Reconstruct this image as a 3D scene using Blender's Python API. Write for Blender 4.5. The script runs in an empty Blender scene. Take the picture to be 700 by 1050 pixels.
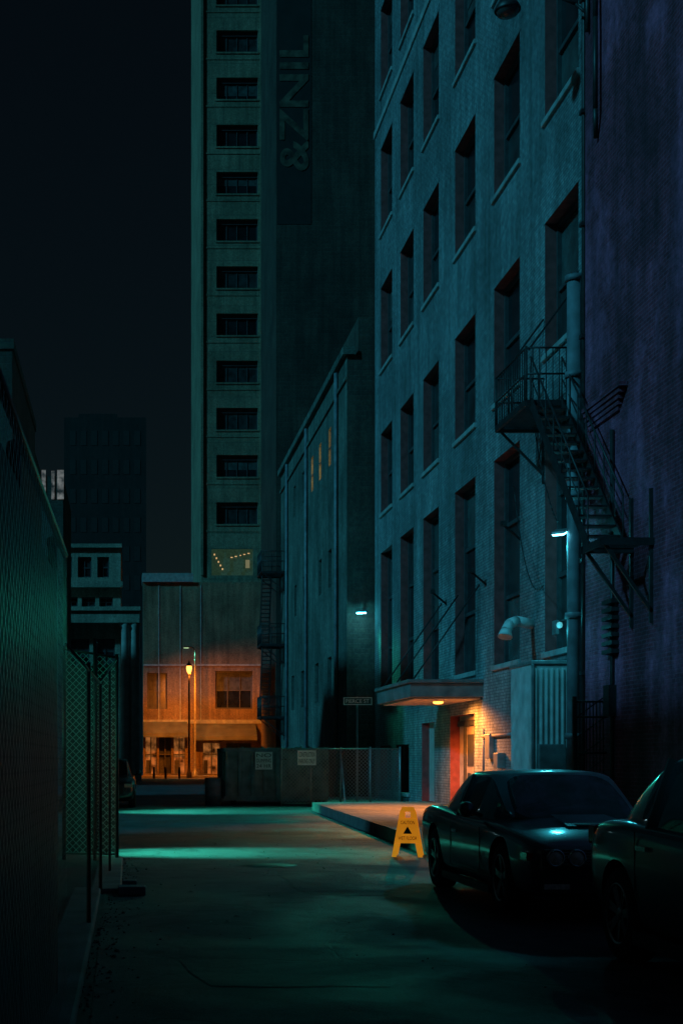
import bpy, bmesh, math, random
from mathutils import Vector, Matrix
random.seed(7)
S=bpy.context.scene
R=math.radians
# ---------------------------------------------------------------- materials
def newmat(name):
    m=bpy.data.materials.new(name); m.use_nodes=True
    nt=m.node_tree; b=nt.nodes["Principled BSDF"]
    return m,nt,b
def N(nt,t,**k):
    n=nt.nodes.new(t)
    for a,v in k.items(): setattr(n,a,v)
    return n
def L(nt,a,b): nt.links.new(a,b)
def plain(name,col,rough=.6,metal=0,var=.25,scale=6,bump=.0,emit=None,es=0):
    m,nt,b=newmat(name)
    g=N(nt,'ShaderNodeNewGeometry')
    no=N(nt,'ShaderNodeTexNoise'); no.inputs['Scale'].default_value=scale; no.inputs['Detail'].default_value=5
    L(nt,g.outputs['Position'],no.inputs['Vector'])
    r=N(nt,'ShaderNodeMapRange'); r.inputs['From Min'].default_value=.3; r.inputs['From Max'].default_value=.7
    r.inputs['To Min'].default_value=1-var; r.inputs['To Max'].default_value=1+var
    L(nt,no.outputs['Fac'],r.inputs['Value'])
    mx=N(nt,'ShaderNodeVectorMath',operation='SCALE'); mx.inputs[0].default_value=col[:3]
    L(nt,r.outputs[0],mx.inputs['Scale']); L(nt,mx.outputs[0],b.inputs['Base Color'])
    b.inputs['Roughness'].default_value=rough; b.inputs['Metallic'].default_value=metal
    if bump:
        bp=N(nt,'ShaderNodeBump'); bp.inputs['Strength'].default_value=bump; bp.inputs['Distance'].default_value=.03
        L(nt,no.outputs['Fac'],bp.inputs['Height']); L(nt,bp.outputs[0],b.inputs['Normal'])
    if emit:
        b.inputs['Emission Color'].default_value=(*emit,1)
        r2=N(nt,'ShaderNodeMapRange'); r2.inputs['From Min'].default_value=.35; r2.inputs['From Max'].default_value=.65
        r2.inputs['To Min'].default_value=es*(1-min(var,.95)); r2.inputs['To Max'].default_value=es*(1+var); L(nt,no.outputs['Fac'],r2.inputs['Value']); L(nt,r2.outputs[0],b.inputs['Emission Strength'])
    return m
def uvz(nt):
    g=N(nt,'ShaderNodeNewGeometry')
    sp=N(nt,'ShaderNodeSeparateXYZ'); L(nt,g.outputs['Position'],sp.inputs[0])
    sn=N(nt,'ShaderNodeSeparateXYZ'); L(nt,g.outputs['True Normal'],sn.inputs[0])
    ab=N(nt,'ShaderNodeMath',operation='ABSOLUTE'); L(nt,sn.outputs[0],ab.inputs[0])
    gt=N(nt,'ShaderNodeMath',operation='GREATER_THAN'); gt.inputs[1].default_value=.5; L(nt,ab.outputs[0],gt.inputs[0])
    mx=N(nt,'ShaderNodeMix'); L(nt,gt.outputs[0],mx.inputs[0]); L(nt,sp.outputs[0],mx.inputs[2]); L(nt,sp.outputs[1],mx.inputs[3])
    return g,mx.outputs[0],sp.outputs[2]
def comb(nt,u,z,su=1,sz=1):
    c=N(nt,'ShaderNodeCombineXYZ'); L(nt,u,c.inputs[0]); L(nt,z,c.inputs[1])
    v=N(nt,'ShaderNodeVectorMath',operation='MULTIPLY'); v.inputs[1].default_value=(su,sz,1); L(nt,c.outputs[0],v.inputs[0])
    return v.outputs[0]
def wallmat(name,c1,c2,mortar,rough=.85,bump=.5,bw=.23,bh=.078,ms=.012,stain=.5,brick=True,patch=None):
    m,nt,b=newmat(name); g,u,z=uvz(nt)
    v=comb(nt,u,z)
    br=N(nt,'ShaderNodeTexBrick'); br.inputs['Scale'].default_value=1
    br.inputs['Brick Width'].default_value=bw; br.inputs['Row Height'].default_value=bh
    br.inputs['Mortar Size'].default_value=ms; br.inputs['Mortar Smooth'].default_value=.3; br.inputs['Bias'].default_value=-.1
    br.inputs['Color1'].default_value=(*c1,1); br.inputs['Color2'].default_value=(*c2,1); br.inputs['Mortar'].default_value=(*mortar,1)
    L(nt,v,br.inputs['Vector'])
    n1=N(nt,'ShaderNodeTexNoise'); n1.inputs['Scale'].default_value=.35; n1.inputs['Detail'].default_value=7; n1.inputs['Roughness'].default_value=.65
    L(nt,g.outputs['Position'],n1.inputs['Vector'])
    n2=N(nt,'ShaderNodeTexNoise'); n2.inputs['Scale'].default_value=1; n2.inputs['Detail'].default_value=5
    L(nt,comb(nt,u,z,2.2,.16),n2.inputs['Vector'])
    n3=N(nt,'ShaderNodeTexNoise'); n3.inputs['Scale'].default_value=6.5; n3.inputs['Detail'].default_value=6; n3.inputs['Roughness'].default_value=.8
    L(nt,g.outputs['Position'],n3.inputs['Vector'])
    def mr(o,a,bb,lo=.32,hi=.68):
        r=N(nt,'ShaderNodeMapRange'); r.inputs['From Min'].default_value=lo; r.inputs['From Max'].default_value=hi
        r.inputs['To Min'].default_value=a; r.inputs['To Max'].default_value=bb; L(nt,o,r.inputs['Value']); return r.outputs[0]
    m1=N(nt,'ShaderNodeMath',operation='MULTIPLY'); L(nt,mr(n1.outputs['Fac'],1-stain,1.15),m1.inputs[0]); L(nt,mr(n2.outputs['Fac'],1-stain*.8,1.1),m1.inputs[1])
    m2=N(nt,'ShaderNodeMath',operation='MULTIPLY'); L(nt,m1.outputs[0],m2.inputs[0]); L(nt,mr(n3.outputs['Fac'],.5,1.5),m2.inputs[1])
    src=br.outputs['Color']
    if not brick:
        rgb=N(nt,'ShaderNodeRGB'); rgb.outputs[0].default_value=(*c1,1); src=rgb.outputs[0]
    if patch:
        mp=N(nt,'ShaderNodeMix',data_type='RGBA'); L(nt,mr(n1.outputs['Fac'],0,1,.5,.56),mp.inputs[0])
        L(nt,src,mp.inputs[6]); mp.inputs[7].default_value=(*patch,1); src=mp.outputs[2]
    sc=N(nt,'ShaderNodeVectorMath',operation='SCALE'); L(nt,src,sc.inputs[0]); L(nt,m2.outputs[0],sc.inputs['Scale'])
    L(nt,sc.outputs[0],b.inputs['Base Color']); b.inputs['Roughness'].default_value=rough
    bp=N(nt,'ShaderNodeBump'); bp.inputs['Strength'].default_value=bump; bp.inputs['Distance'].default_value=.03
    ad=N(nt,'ShaderNodeMath',operation='MULTIPLY_ADD'); L(nt,n3.outputs['Fac'],ad.inputs[0]); ad.inputs[1].default_value=.9
    iv=N(nt,'ShaderNodeMath',operation='SUBTRACT'); iv.inputs[0].default_value=1; L(nt,br.outputs['Fac'],iv.inputs[1])
    if brick: L(nt,iv.outputs[0],ad.inputs[2])
    L(nt,ad.outputs[0],bp.inputs['Height']); L(nt,bp.outputs[0],b.inputs['Normal'])
    return m
def meshmat(name,col,pitch=.055,wire=.13,metal=.6):
    m,nt,b=newmat(name); g,u,z=uvz(nt)
    def band(op):
        a=N(nt,'ShaderNodeMath',operation=op); L(nt,u,a.inputs[0]); L(nt,z,a.inputs[1])
        d=N(nt,'ShaderNodeMath',operation='DIVIDE'); L(nt,a.outputs[0],d.inputs[0]); d.inputs[1].default_value=pitch*1.414
        f=N(nt,'ShaderNodeMath',operation='FRACT'); L(nt,d.outputs[0],f.inputs[0])
        l=N(nt,'ShaderNodeMath',operation='LESS_THAN'); L(nt,f.outputs[0],l.inputs[0]); l.inputs[1].default_value=wire
        return l.outputs[0]
    mx=N(nt,'ShaderNodeMath',operation='MAXIMUM'); L(nt,band('ADD'),mx.inputs[0]); L(nt,band('SUBTRACT'),mx.inputs[1])
    b.inputs['Base Color'].default_value=(*col,1); b.inputs['Roughness'].default_value=.4; b.inputs['Metallic'].default_value=metal
    L(nt,mx.outputs[0],b.inputs['Alpha'])
    return m
def emis(name,col,s):
    m,nt,b=newmat(name); b.inputs['Base Color'].default_value=(*[c*.5 for c in col],1)
    b.inputs['Emission Color'].default_value=(*col,1); b.inputs['Emission Strength'].default_value=s; return m
def asphalt(name,base):
    m,nt,b=newmat(name)
    g=N(nt,'ShaderNodeNewGeometry')
    def noise(sc,det=8,ro=.6,vec=None,dist=0):
        n=N(nt,'ShaderNodeTexNoise'); n.inputs['Scale'].default_value=sc; n.inputs['Detail'].default_value=det; n.inputs['Roughness'].default_value=ro; n.inputs['Distortion'].default_value=dist
        L(nt,vec or g.outputs['Position'],n.inputs['Vector']); return n.outputs['Fac']
    def mr(o,lo,hi,a,bb):
        r=N(nt,'ShaderNodeMapRange'); r.inputs['From Min'].default_value=lo; r.inputs['From Max'].default_value=hi
        r.inputs['To Min'].default_value=a; r.inputs['To Max'].default_value=bb; L(nt,o,r.inputs['Value']); return r.outputs[0]
    def mul(a,c):
        x=N(nt,'ShaderNodeMath',operation='MULTIPLY'); L(nt,a,x.inputs[0]); L(nt,c,x.inputs[1]); return x.outputs[0]
    big=noise(.35,6,.6,None,.6); mid=noise(3.2,10,.82); fine=noise(45,4,.75); stain=noise(.9,5,.5,None,1.2)
    vo=N(nt,'ShaderNodeTexVoronoi',feature='DISTANCE_TO_EDGE'); vo.inputs['Scale'].default_value=.33
    wv=N(nt,'ShaderNodeTexNoise'); wv.inputs['Scale'].default_value=1.3; wv.inputs['Detail'].default_value=6; L(nt,g.outputs['Position'],wv.inputs['Vector'])
    va=N(nt,'ShaderNodeVectorMath',operation='MULTIPLY_ADD'); L(nt,wv.outputs['Color'],va.inputs[0]); va.inputs[1].default_value=(1.3,1.3,0); L(nt,g.outputs['Position'],va.inputs[2])
    L(nt,va.outputs[0],vo.inputs['Vector'])
    crack=mr(vo.outputs['Distance'],.0,.014,.25,1)
    f=mul(mul(mr(big,.35,.65,.6,1.2),mr(mid,.3,.7,.45,1.55)),mul(mr(fine,.3,.7,.4,1.6),crack))
    f=mul(f,mr(stain,.55,.60,1,.6))
    sc=N(nt,'ShaderNodeVectorMath',operation='SCALE'); sc.inputs[0].default_value=base; L(nt,f,sc.inputs['Scale'])
    L(nt,sc.outputs[0],b.inputs['Base Color'])
    L(nt,mr(big,.4,.62,.55,.85),b.inputs['Roughness'])
    hh=N(nt,'ShaderNodeMath',operation='MULTIPLY_ADD'); L(nt,mid,hh.inputs[0]); hh.inputs[1].default_value=1.6; L(nt,mul(fine,crack),hh.inputs[2])
    bp=N(nt,'ShaderNodeBump'); bp.inputs['Strength'].default_value=.8; bp.inputs['Distance'].default_value=.012
    L(nt,hh.outputs[0],bp.inputs['Height']); L(nt,bp.outputs[0],b.inputs['Normal'])
    return m

# ---------------------------------------------------------------- mesh builder
class MB:
    def __init__(s): s.v=[];s.f=[];s.m=[];s.sm=[]
    def face(s,pts,mat=0,sm=False):
        i=len(s.v); s.v+= [tuple(p) for p in pts]; s.f.append(tuple(range(i,i+len(pts)))); s.m.append(mat); s.sm.append(sm)
    def box(s,x0,x1,y0,y1,z0,z1,mat=0):
        i=len(s.v)
        s.v+=[(x0,y0,z0),(x1,y0,z0),(x1,y1,z0),(x0,y1,z0),(x0,y0,z1),(x1,y0,z1),(x1,y1,z1),(x0,y1,z1)]
        for q in ((0,3,2,1),(4,5,6,7),(0,1,5,4),(1,2,6,5),(2,3,7,6),(3,0,4,7)):
            s.f.append(tuple(i+k for k in q)); s.m.append(mat); s.sm.append(False)
    def tube(s,p0,p1,r,mat=0,n=8,r1=None,cap=True):
        p0=Vector(p0);p1=Vector(p1); d=(p1-p0).normalized()
        a=d.orthogonal().normalized(); b=d.cross(a); r1=r if r1 is None else r1
        i=len(s.v)
        for p,rr in((p0,r),(p1,r1)):
            for k in range(n):
                t=2*math.pi*k/n; s.v.append(tuple(p+a*math.cos(t)*rr+b*math.sin(t)*rr))
        for k in range(n):
            s.f.append((i+k,i+(k+1)%n,i+n+(k+1)%n,i+n+k)); s.m.append(mat); s.sm.append(True)
        if cap:
            s.f.append(tuple(i+k for k in range(n))[::-1]); s.m.append(mat); s.sm.append(False)
            s.f.append(tuple(i+n+k for k in range(n))); s.m.append(mat); s.sm.append(False)
    def path(s,pts,r,mat=0,n=8):
        for a,b in zip(pts[:-1],pts[1:]): s.tube(a,b,r,mat,n)
    def beam(s,p0,p1,w,h,mat=0):
        p0=Vector(p0);p1=Vector(p1); d=(p1-p0).normalized(); up=Vector((0,0,1))
        if abs(d.z)>.99: up=Vector((1,0,0))
        a=d.cross(up).normalized()*w/2; b=a.cross(d).normalized()*h/2
        i=len(s.v)
        for p in(p0,p1):
            for q in(a+b,a-b,-a-b,-a+b): s.v.append(tuple(p+q))
        for q in((0,1,2,3),(7,6,5,4),(0,4,5,1),(1,5,6,2),(2,6,7,3),(3,7,4,0)):
            s.f.append(tuple(i+k for k in q)); s.m.append(mat); s.sm.append(False)
    def lathe(s,c,prof,axis='x',n=32,mat=0):
        i=len(s.v)
        for (h,r) in prof:
            for k in range(n):
                t=2*math.pi*k/n; a,b=math.cos(t)*r,math.sin(t)*r
                p={'x':(h,a,b),'y':(a,h,b),'z':(a,b,h)}[axis]
                s.v.append((c[0]+p[0],c[1]+p[1],c[2]+p[2]))
        for j in range(len(prof)-1):
            for k in range(n):
                s.f.append((i+j*n+k,i+j*n+(k+1)%n,i+(j+1)*n+(k+1)%n,i+(j+1)*n+k)); s.m.append(mat); s.sm.append(True)
    def wall(s,P,u0,u1,z0,z1,ops,depth,mat=0,rmat=None):
        us=sorted({u0,u1,*[o[0] for o in ops],*[o[1] for o in ops]}); zs=sorted({z0,z1,*[o[2] for o in ops],*[o[3] for o in ops]})
        for a,b in zip(us[:-1],us[1:]):
            for c,d in zip(zs[:-1],zs[1:]):
                cu,cz=(a+b)/2,(c+d)/2
                if any(o[0]<cu<o[1] and o[2]<cz<o[3] for o in ops): continue
                s.face([P(a,c,0),P(b,c,0),P(b,d,0),P(a,d,0)],mat)
        rm=mat if rmat is None else rmat
        for o in ops:
            a,b,c,d=o[:4]
            s.face([P(a,c,0),P(a,c,depth),P(a,d,depth),P(a,d,0)],rm); s.face([P(b,c,0),P(b,d,0),P(b,d,depth),P(b,c,depth)],rm)
            s.face([P(a,d,0),P(a,d,depth),P(b,d,depth),P(b,d,0)],rm); s.face([P(a,c,0),P(b,c,0),P(b,c,depth),P(a,c,depth)],rm)
    def obj(s,name,mats,parent=None,bevel=0,smooth=False):
        me=bpy.data.meshes.new(name); me.from_pydata(s.v,[],s.f)
        for m in mats: me.materials.append(m)
        for p,mi,sm in zip(me.polygons,s.m,s.sm): p.material_index=mi; p.use_smooth=sm or smooth
        me.update(); o=bpy.data.objects.new(name,me); S.collection.objects.link(o)
        if parent: o.parent=parent
        if bevel:
            bv=o.modifiers.new('bevel','BEVEL'); bv.width=bevel; bv.segments=2; bv.limit_method='ANGLE'
        return o
def root(name,loc=(0,0,0),rz=0):
    e=bpy.data.objects.new(name,None); e.location=loc; e.rotation_euler=(0,0,rz); e.empty_display_size=.3; S.collection.objects.link(e); return e
def textobj(name,body,size,mat,M,parent,fit=None,ext=.01,off=0):
    c=bpy.data.curves.new(name,'FONT'); c.body=body; c.size=size; c.extrude=ext; c.align_x='CENTER'; c.align_y='CENTER'; c.offset=off
    o=bpy.data.objects.new(name,c); S.collection.objects.link(o); bpy.context.view_layer.update()
    dg=bpy.context.evaluated_depsgraph_get(); me=bpy.data.meshes.new_from_object(o.evaluated_get(dg))
    bpy.data.objects.remove(o); 
    xs=[v.co.x for v in me.vertices]; ys=[v.co.y for v in me.vertices]
    cx,cy=(max(xs)+min(xs))/2,(max(ys)+min(ys))/2; w,h=max(xs)-min(xs),max(ys)-min(ys)
    sx,sy=(fit[0]/w,fit[1]/h) if fit else (1,1)
    for v in me.vertices: v.co.x=(v.co.x-cx)*sx; v.co.y=(v.co.y-cy)*sy
    me.transform(M); me.materials.clear(); me.materials.append(mat)
    t=bpy.data.objects.new(name,me); S.collection.objects.link(t); t.parent=parent; return t
FRONT=Matrix.Rotation(R(90),4,'X')

M_paintbrick=wallmat('painted_brick',(.31,.36,.37),(.21,.26,.28),(.13,.17,.19),bump=1.0,stain=.5)
M_redbrick=wallmat('red_brick',(.42,.055,.11),(.26,.03,.065),(.42,.11,.20),bump=1.0,stain=.7,patch=(.45,.10,.20))
M_midbrick=wallmat('weathered_brick',(.20,.23,.20),(.14,.17,.15),(.20,.23,.20),bump=.8,stain=.6)
M_darkbrick=wallmat('dark_brick',(.10,.085,.065),(.07,.06,.05),(.09,.08,.07),bump=.4,stain=.5,bw=.5,bh=.2,ms=.02)
M_towerbrick=wallmat('tower_brick',(.085,.06,.045),(.06,.045,.035),(.08,.06,.05),bump=.4,stain=.6,bw=.6,bh=.3,ms=.03)
M_conc=wallmat('concrete_panel',(.28,.225,.15),(.25,.20,.13),(.16,.14,.10),bump=.3,bw=3.2,bh=1.5,ms=.03,stain=.4)
M_stucco=wallmat('stucco',(.26,.19,.12),(.3,.3,.26),(.3,.3,.26),brick=False,bump=.4,stain=.5)
M_pale=wallmat('pale_stone_wall',(.36,.32,.25),(.3,.3,.26),(.3,.3,.26),brick=False,bump=.4,stain=.4)
M_stone=plain('sill_stone',(.28,.31,.31),.8,var=.3,scale=3,bump=.3)
M_reveal=plain('reveal_brick',(.24,.06,.06),.85,var=.3,scale=5)
M_frame=plain('window_frame',(.05,.055,.06),.5,var=.3)
M_iron=plain('black_iron',(.03,.03,.032),.5,.3,var=.4)
M_steel=plain('galvanised_steel',(.32,.34,.35),.45,.6,var=.3,scale=4)
M_pipe=plain('painted_pipe',(.16,.17,.19),.6,var=.35,scale=3,bump=.2)
M_glassD=plain('glass_dark',(.012,.015,.018),.12,var=.5,scale=.8)
M_glassB=plain('glass_blind',(.07,.08,.08),.25,var=.4,scale=2)
M_glassC=plain('glass_dusty',(.03,.035,.037),.3,var=.6,scale=1.5)
M_black=plain('black_void',(.008,.008,.009),.9)
M_conc2=plain('pavement_concrete',(.16,.15,.145),.8,var=.4,scale=2,bump=.4)

def windows(name,P,ops,depth,parent,frame=.09,rails=1,mull=0):
    mb=MB()
    def bx(a,b,c,d,d0,d1,mat):
        p=P(a,c,d0);q=P(b,d,d1)
        mb.box(min(p[0],q[0]),max(p[0],q[0]),min(p[1],q[1]),max(p[1],q[1]),min(p[2],q[2]),max(p[2],q[2]),mat)
    for o in ops:
        a,b,c,d=o[:4]; D=depth
        bx(a,a+frame,c,d,D-.12,D,0); bx(b-frame,b,c,d,D-.12,D,0)
        bx(a+frame,b-frame,c,c+frame,D-.118,D,0); bx(a+frame,b-frame,d-frame,d,D-.118,D,0)
        h=d-c; zs=[c+h*(k+1)/(rails+1)+random.uniform(-.03,.03) for k in range(rails)] 
        if h>4.5: zs=[c+h*.33,c+h*.68]
        for zz in zs: bx(a+frame,b-frame,zz-.05,zz+.05,D-.10,D,0)
        for k in range(mull):
            uu=a+(b-a)*(k+1)/(mull+1); bx(uu-.04,uu+.04,c+frame,d-frame,D-.105,D,0)
        zz=[c]+zs+[d]
        for k in range(len(zz)-1):
            gi=random.choice([1,1,2,3,3]); t=random.uniform(-.012,.012)
            mb.face([P(a,zz[k],D-.03+t),P(b,zz[k],D-.03),P(b,zz[k+1],D-.03-t),P(a,zz[k+1],D-.03)],gi)
            if random.random()<.3 and k==len(zz)-2:
                hh=(zz[k+1]-zz[k])*random.uniform(.3,.9)
                mb.face([P(a+frame,zz[k+1]-hh,D-.046),P(b-frame,zz[k+1]-hh,D-.046),P(b-frame,zz[k+1],D-.046),P(a+frame,zz[k+1],D-.046)],2)
    return mb.obj(name,[M_frame,M_glassD,M_glassB,M_glassC],parent)

# ---------------------------------------------------------------- ground
mb=MB(); mb.face([(-600,-60,-.004),(600,-60,-.004),(600,1500,-.004),(-600,1500,-.004)])
mb.obj('ground',[asphalt('ground_asphalt',(.045,.045,.045))])
mb=MB(); mb.face([(-.1,-10,0),(9.4,-10,0),(9.4,118,0),(-.9,118,0)]); mb.obj('alley_road',[asphalt('alley_asphalt',(.082,.062,.068))])
rp=root('road_patches'); mb=MB()
for (x,y,w,l) in [(1.2,10.6,1.5,2.4),(2.6,17.5,1.1,3.5),(.9,25.6,2.0,1.4),(3.4,31,1.2,5),(1.7,38.0,2.8,1.6),(5,52,2,5)]:
    pts=[]
    for k in range(14):
        t=2*math.pi*k/14; cx=max(-1,min(1,1.35*math.cos(t)));cy=max(-1,min(1,1.35*math.sin(t)))
        pts.append((x+cx*w/2+random.uniform(-.05,.05),y+cy*l/2+random.uniform(-.08,.08),.004))
    mb.face(pts)
mb.obj('asphalt_patch',[asphalt('patch_asphalt',(.05,.044,.046))],rp)
mb=MB(); mb.lathe((2.1,20.2,0),[(.012,0.001),(.012,.33),(.006,.35),(.006,.42)],'z',32); mb.obj('manhole_cover',[plain('cast_iron',(.06,.06,.06),.45,.7,var=.5,scale=30,bump=.5)])
mb=MB(); mb.box(-.62,-.30,3,16,-.02,.07); mb.box(-.42,-.06,16.003,21.4,-.02,.05)
mb.obj('concrete_kerb',[M_conc2],None,.02)
mb=MB()
for k in range(500):
    y=random.uniform(6,22); x=-.33+ (y-9)*.02+abs(random.gauss(0,.16)); r=random.uniform(.004,.014)*(1.7 if random.random()<.06 else 1)
    mb.tube((x,y,-.004),(x+r*.2,y,r*random.uniform(.5,1.1)),r,0,5,r*.5)
for k in range(300):
    y=random.uniform(9,45); x=random.uniform(0,6); r=random.uniform(.004,.011)
    if x>3.5 and y<19: continue
    mb.tube((x,y,0),(x,y,r),r,0,5,r*.6)
mb.obj('gravel',[plain('gravel_stone',(.09,.085,.08),.9,var=.5,scale=20)])
mb=MB()
for k in range(26):
    y=random.uniform(11,30); x=random.uniform(-.1,3.4); a=random.uniform(0,3); r=random.uniform(.02,.05)
    mb.face([(x+r*math.cos(a),y+r*math.sin(a),.006),(x-r*.6*math.sin(a),y+r*.6*math.cos(a),.02),(x-r*math.cos(a),y-r*math.sin(a),.007),(x+r*.6*math.sin(a),y-r*.6*math.cos(a),.012)])
mb.obj('litter',[plain('paper_litter',(.3,.28,.24),.9,var=.4)])
mb=MB(); mb.box(-.10,.22,15.7,16.0,.0,.10); mb.box(-.05,.12,16.05,16.3,0,.14); mb.obj('concrete_block',[M_conc2],None,.015)

mb=MB()
top=[(4.85,20.6),(4.9,22),(5.15,28),(5.78,42.6),(9.6,43.5),(9.6,20.6)]
def slab(mb,pts,z0,z1,mt,ms):
    mb.face([(x,y,z1) for x,y in pts],mt)
    for (a,b) in zip(pts,pts[1:]+pts[:1]): mb.face([(a[0],a[1],z0),(b[0],b[1],z0),(b[0],b[1],z1),(a[0],a[1],z1)],ms)
slab(mb,top,-.02,.25,0,1)
slab(mb,[(9.6,43.503),(6.2,43.503),(6.9,47),(7.4,53),(9.6,53)],-.02,.15,0,1)
slab(mb,[(6.4,-5),(9.6,-5),(9.6,20.597),(6.4,20.597)],-.02,.14,0,1)
mb.obj('sidewalk',[wallmat('sidewalk_concrete',(.24,.23,.22),(.24,.23,.22),(.1,.1,.1),brick=False,bump=.4),plain('kerb_stone',(.10,.095,.09),.85,var=.4,scale=4,bump=.4)])

# ---------------------------------------------------------------- main facade building (right)
WX=9.5
PX=lambda u,z,d:(WX+d,u,z)
main=root('painted_brick_building')
cols=[29.9,34.2,38.4,42.7,46.35,50.0]; rows=[(4.0,9.3),(10.75,13.75),(16.1,19.2),(21.2,24.4),(26.4,29.6)]
ops=[]
for i,c in enumerate(cols):
    for j,(a,b) in enumerate(rows):
        hw=1.15 if i<3 else 1.08
        ops.append((c-hw,c+hw,a,b))
door=(37.35,40.15,.25,2.85); sdoor=(42.2,44.0,.25,2.75)
low=[(46.0,48.2,.45,2.1),(49.1,51.2,.45,2.1)]
mb=MB(); mb.wall(PX,27.9,52.3,-.02,33,ops+[door,sdoor]+low,.38,0,1)
mb.face([(WX,52.3,0),(16,52.3,0),(16,52.3,33),(WX,52.3,33)],0)
mb.box(WX-.12,WX+.5,27.92,52.42,33,33.4,2)
mb.box(WX-.05,WX-.002,27.95,52.35,25.35,25.6,2)
mb.box(WX+.45,24,28.2,52.2,0,32.8,3)
mb.obj('walls',[M_paintbrick,M_reveal,M_stone,M_black],main)
windows('windows',PX,ops,.38,main)
windows('basement_windows',PX,low,.38,main,rails=0,mull=2)
mb=MB()
for o in ops+low: mb.box(WX-.07,WX+.26,o[0]-.1,o[1]+.1,o[2]-.13,o[2]+.004)
mb.obj('window_sills',[M_stone],main,.015)
mb=MB()
for o in ops: mb.box(WX-.012,WX+.05,o[0]-.1,o[1]+.1,o[3]+.003,o[3]+.24)
mb.obj('lintels',[M_paintbrick],main)
M_door=plain('door_paint',(.45,.36,.25),.55,var=.3,scale=3)
mb=MB(); mb.box(WX+.28,WX+.34,37.35,40.15,.25,2.85,0)
mb.box(WX+.2,WX+.27,38.1,38.2,.25,2.7,1); mb.box(WX+.2,WX+.27,39.3,39.4,.25,2.7,1); mb.box(WX+.2,WX+.27,37.4,40.1,2.55,2.7,1)
mb.box(WX+.255,WX+.275,38.35,39.15,.5,1.2,1); mb.box(WX+.255,WX+.275,38.35,39.15,1.4,2.3,1)
mb.box(WX+.24,WX+.34,42.2,44.0,.25,2.75,2); mb.box(WX+.2,WX+.24,43.05,43.12,.3,2.7,1)
mb.obj('doors',[M_door,M_frame,plain('grey_door',(.35,.36,.34),.5,var=.2)],main)
mb=MB(); mb.box(7.55,WX,36.4,41.2,3.25,3.62,0); mb.box(7.48,WX,36.33,41.27,3.625,3.72,0); mb.box(7.7,WX,36.6,41,3.2,3.247,1)
mb.obj('entrance_canopy',[plain('canopy_metal',(.14,.15,.15),.6,var=.4,scale=3),plain('soffit',(.5,.42,.35),.7,var=.1)],main,.01)
mb=MB()
for y in(36.6,39.0,41.0): mb.tube((7.65,y,3.7),(9.5,y+.2,6.3),.022)
for y,z in((33.0,6.9),(36.1,6.2),(40.6,6.2)): mb.tube((9.5,y,z),(9.05,y-.1,z+.35),.03); mb.box(9.0,9.12,y-.2,y-.05,z+.3,z+.42)
mb.obj('canopy_tie_rods',[M_iron],main)
mb=MB(); mb.tube((9.5,36.35,.9),(9.5,36.35,2.4),.05); 
mb.path([(9.44,36.3,2.2),(9.44,32.5,2.2),(9.44,32.5,.3)],.045); mb.path([(9.3,36.9,1.2),(9.3,33,1.2)],.03)
for y in(36.9,35,33): mb.tube((9.3,y,.25),(9.3,y,1.2),.025)
mb.obj('wall_pipes_and_handrail',[M_pipe],main)
mb=MB(); mb.box(9.36,9.5,35.3,35.75,1.6,2.25); mb.box(9.3,9.5,34.3,34.7,1.35,1.75); mb.obj('meter_boxes',[M_steel],main,.02)
mb=MB(); pts=[(9.5,32.0,4.75),(9.05,31.75,4.8),(8.85,31.6,4.72),(8.74,31.5,4.55)]
mb.path(pts,.12,0,14); mb.tube((8.74,31.5,4.56),(8.70,31.45,4.40),.12,0,14,.17)
mb.obj('vent_duct',[plain('white_duct',(.55,.55,.55),.5,var=.2)],main)
mb=MB(); mb.tube((9.28,28.35,.1),(9.28,28.35,11.6),.15,0,14)
for z in(2,4.5,7,9.5,11.5): mb.tube((9.28,28.35,z),(9.28,28.35,z+.12),.19,0,14)
mb.obj('vent_stack_pipe',[M_pipe],main)
mb=MB(); mb.tube((9.36,27.98,.1),(9.36,27.98,33),.055)
for k in range(14): mb.box(9.28,9.5,27.9,28.06,1+k*2.3,1.08+k*2.3)
mb.obj('rain_downpipe',[M_iron],main)
mb=MB()
def sag(a,b,s,n=14): 
    a=Vector(a);b=Vector(b); return [tuple(a.lerp(b,k/n)-Vector((0,0,s*4*(k/n)*(1-k/n)))) for k in range(n+1)]
mb.path(sag((9.4,33.2,8.2),(8.9,29.2,5.3),.9),.014,0,5); mb.path(sag((9.45,31.8,9.5),(9.1,28.9,6.6),.3),.012,0,5); mb.path([(9.45,28.8,6.5),(9.45,28.8,3.5)],.02,0,5)
mb.obj('hanging_cables',[M_iron],main)

# ---------------------------------------------------------------- near brick building
near=root('red_brick_building'); NX=9.35
PN=lambda u,z,d:(NX+d,u,z)
mb=MB(); mb.wall(PN,-8,27.88,-.02,36,[],.3,0); mb.face([(NX,27.88,0),(14,27.88,0),(14,27.88,36),(NX,27.88,36)],0)
mb.box(NX+.4,22,-7.8,27.8,0,35.9,1)
mb.obj('walls',[M_redbrick,M_black],near)
mb=MB()
for k in range(5): mb.box(NX-.05-.03*k,NX-.002,25.9-.1*k,27.6,8.2+.09*k,8.28+.09*k)
mb.obj('brick_corbel',[M_redbrick],near)
mb=MB(); mb.path([(9.28,27.0,17.6),(9.22,26.9,16.2),(9.22,26.9,14.4),(9.3,27.1,13.9)],.05); mb.path([(9.3,26.2,.2),(9.3,26.2,7.9)],.04)
mb.box(9.2,9.35,26.1,26.4,2.4,3.0)
mb.obj('conduits',[M_iron],near)
mb=MB()
for k in range(7): mb.box(9.2,9.35,25.95,26.5,3.6+.16*k,3.68+.16*k)
mb.obj('wall_vent',[M_iron],near)

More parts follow.
